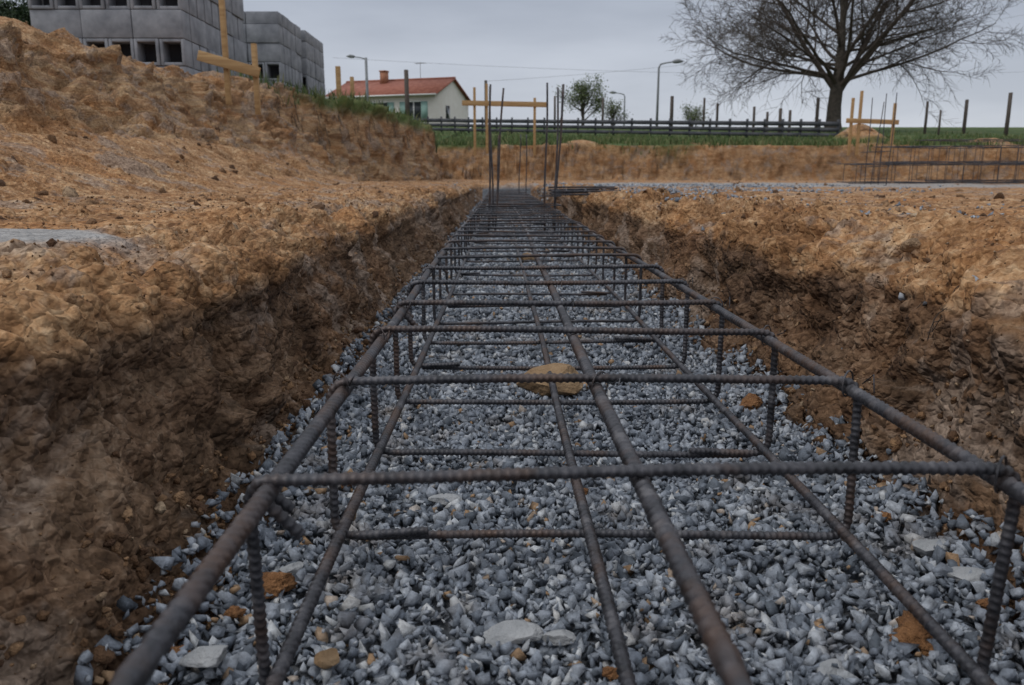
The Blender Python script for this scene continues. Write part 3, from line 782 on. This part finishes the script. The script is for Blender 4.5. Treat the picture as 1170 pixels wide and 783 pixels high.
idx=pick((Y>9)&(Y<19)&(X<0)&(X>-3)&(PF[:,2]>.6)&(PF[:,2]<1.0)&(NF[:,2]<.8),260)
for i in idx:
    p=PF[i]; t=np.linspace(0,1,5)[:,None]; L=rng.uniform(.08,.35)
    mb.tube(p+np.array([.04,0,0])*t+np.array([0,0,-L])*t+rng.normal(0,.012,(5,3))*t,.0035,3)
idx=pick((Y>.8)&(Y<5)&(lip>.5)&(PF[:,2]>-.20)&(PF[:,2]<-.11),70)
for i in idx:
    p=PF[i]; t=np.linspace(0,1,6)[:,None]; L=rng.uniform(.02,.07); sg=1 if p[0]<.1 else -1
    mb.tube(p+np.array([.02*sg,0,0])*t+np.array([0,0,-L])*t**1.5+rng.normal(0,.004,(6,3))*t,.0007,3)
mb.obj('hanging_roots',M_twig)

# ------------------------------------------------------------ world, sun, camera
w=bpy.data.worlds.new('World'); scene.world=w; w.use_nodes=True; nt=w.node_tree; bg=nt.nodes['Background']
EL,RO=math.radians(50),math.radians(245)
sky=nt.nodes.new('ShaderNodeTexSky'); sky.sky_type='NISHITA'; sky.sun_disc=False; sky.sun_elevation=EL; sky.sun_rotation=RO
tc=nt.nodes.new('ShaderNodeTexCoord'); sp=nt.nodes.new('ShaderNodeSeparateXYZ'); nt.links.new(tc.outputs['Generated'],sp.inputs[0])
rp=nt.nodes.new('ShaderNodeValToRGB'); e=rp.color_ramp.elements
e[0].position=0; e[0].color=(.76,.785,.84,1); e[1].position=1; e[1].color=(1.28,1.31,1.36,1)
for p_,c_ in ((.07,(.68,.715,.79)),(.22,(.50,.545,.635)),(.5,(.97,1.01,1.08))):
    k=e.new(p_); k.color=(*c_,1)
nt.links.new(sp.outputs[2],rp.inputs[0])
mp=nt.nodes.new('ShaderNodeMapping'); mp.inputs['Scale'].default_value=(1,1,4.5); nt.links.new(tc.outputs['Generated'],mp.inputs[0])
no=nt.nodes.new('ShaderNodeTexNoise'); no.inputs['Scale'].default_value=2.6; no.inputs['Detail'].default_value=5; nt.links.new(mp.outputs[0],no.inputs[0])
r2=nt.nodes.new('ShaderNodeValToRGB'); r2.color_ramp.elements[0].position=.35; r2.color_ramp.elements[0].color=(.84,.85,.87,1); r2.color_ramp.elements[1].position=.65; r2.color_ramp.elements[1].color=(1.1,1.1,1.1,1)
nt.links.new(no.outputs[0],r2.inputs[0])
mu=nt.nodes.new('ShaderNodeMix'); mu.data_type='RGBA'; mu.blend_type='MULTIPLY'; mu.inputs[0].default_value=1; nt.links.new(rp.outputs[0],mu.inputs[6]); nt.links.new(r2.outputs[0],mu.inputs[7])
sc_=nt.nodes.new('ShaderNodeVectorMath'); sc_.operation='SCALE'; sc_.inputs[3].default_value=8.6; nt.links.new(mu.outputs[2],sc_.inputs[0])
mx=nt.nodes.new('ShaderNodeMix'); mx.data_type='RGBA'; mx.inputs[0].default_value=.92; nt.links.new(sky.outputs[0],mx.inputs[6]); nt.links.new(sc_.outputs[0],mx.inputs[7])
nt.links.new(mx.outputs[2],bg.inputs[0]); bg.inputs[1].default_value=.1
sl=bpy.data.lights.new('sun','SUN'); sl.energy=1.05; sl.angle=math.radians(13); sl.color=(1,.97,.93)
so=bpy.data.objects.new('sun',sl); scene.collection.objects.link(so)
sd=Vector((math.sin(RO)*math.cos(EL),math.cos(RO)*math.cos(EL),math.sin(EL)))
so.rotation_euler=sd.to_track_quat('Z','Y').to_euler(); so.location=(0,-5,10)
cam=bpy.data.cameras.new('camera'); co=bpy.data.objects.new('camera',cam); scene.collection.objects.link(co)
cam.sensor_width=23.6; cam.lens=23.6*900/1170; cam.clip_start=.02; cam.clip_end=3000
co.location=(0,0,0); co.rotation_euler=(math.pi/2-PITCH,0,YAW)
cam.dof.use_dof=True; cam.dof.focus_distance=1.1; cam.dof.aperture_fstop=8
scene.camera=co
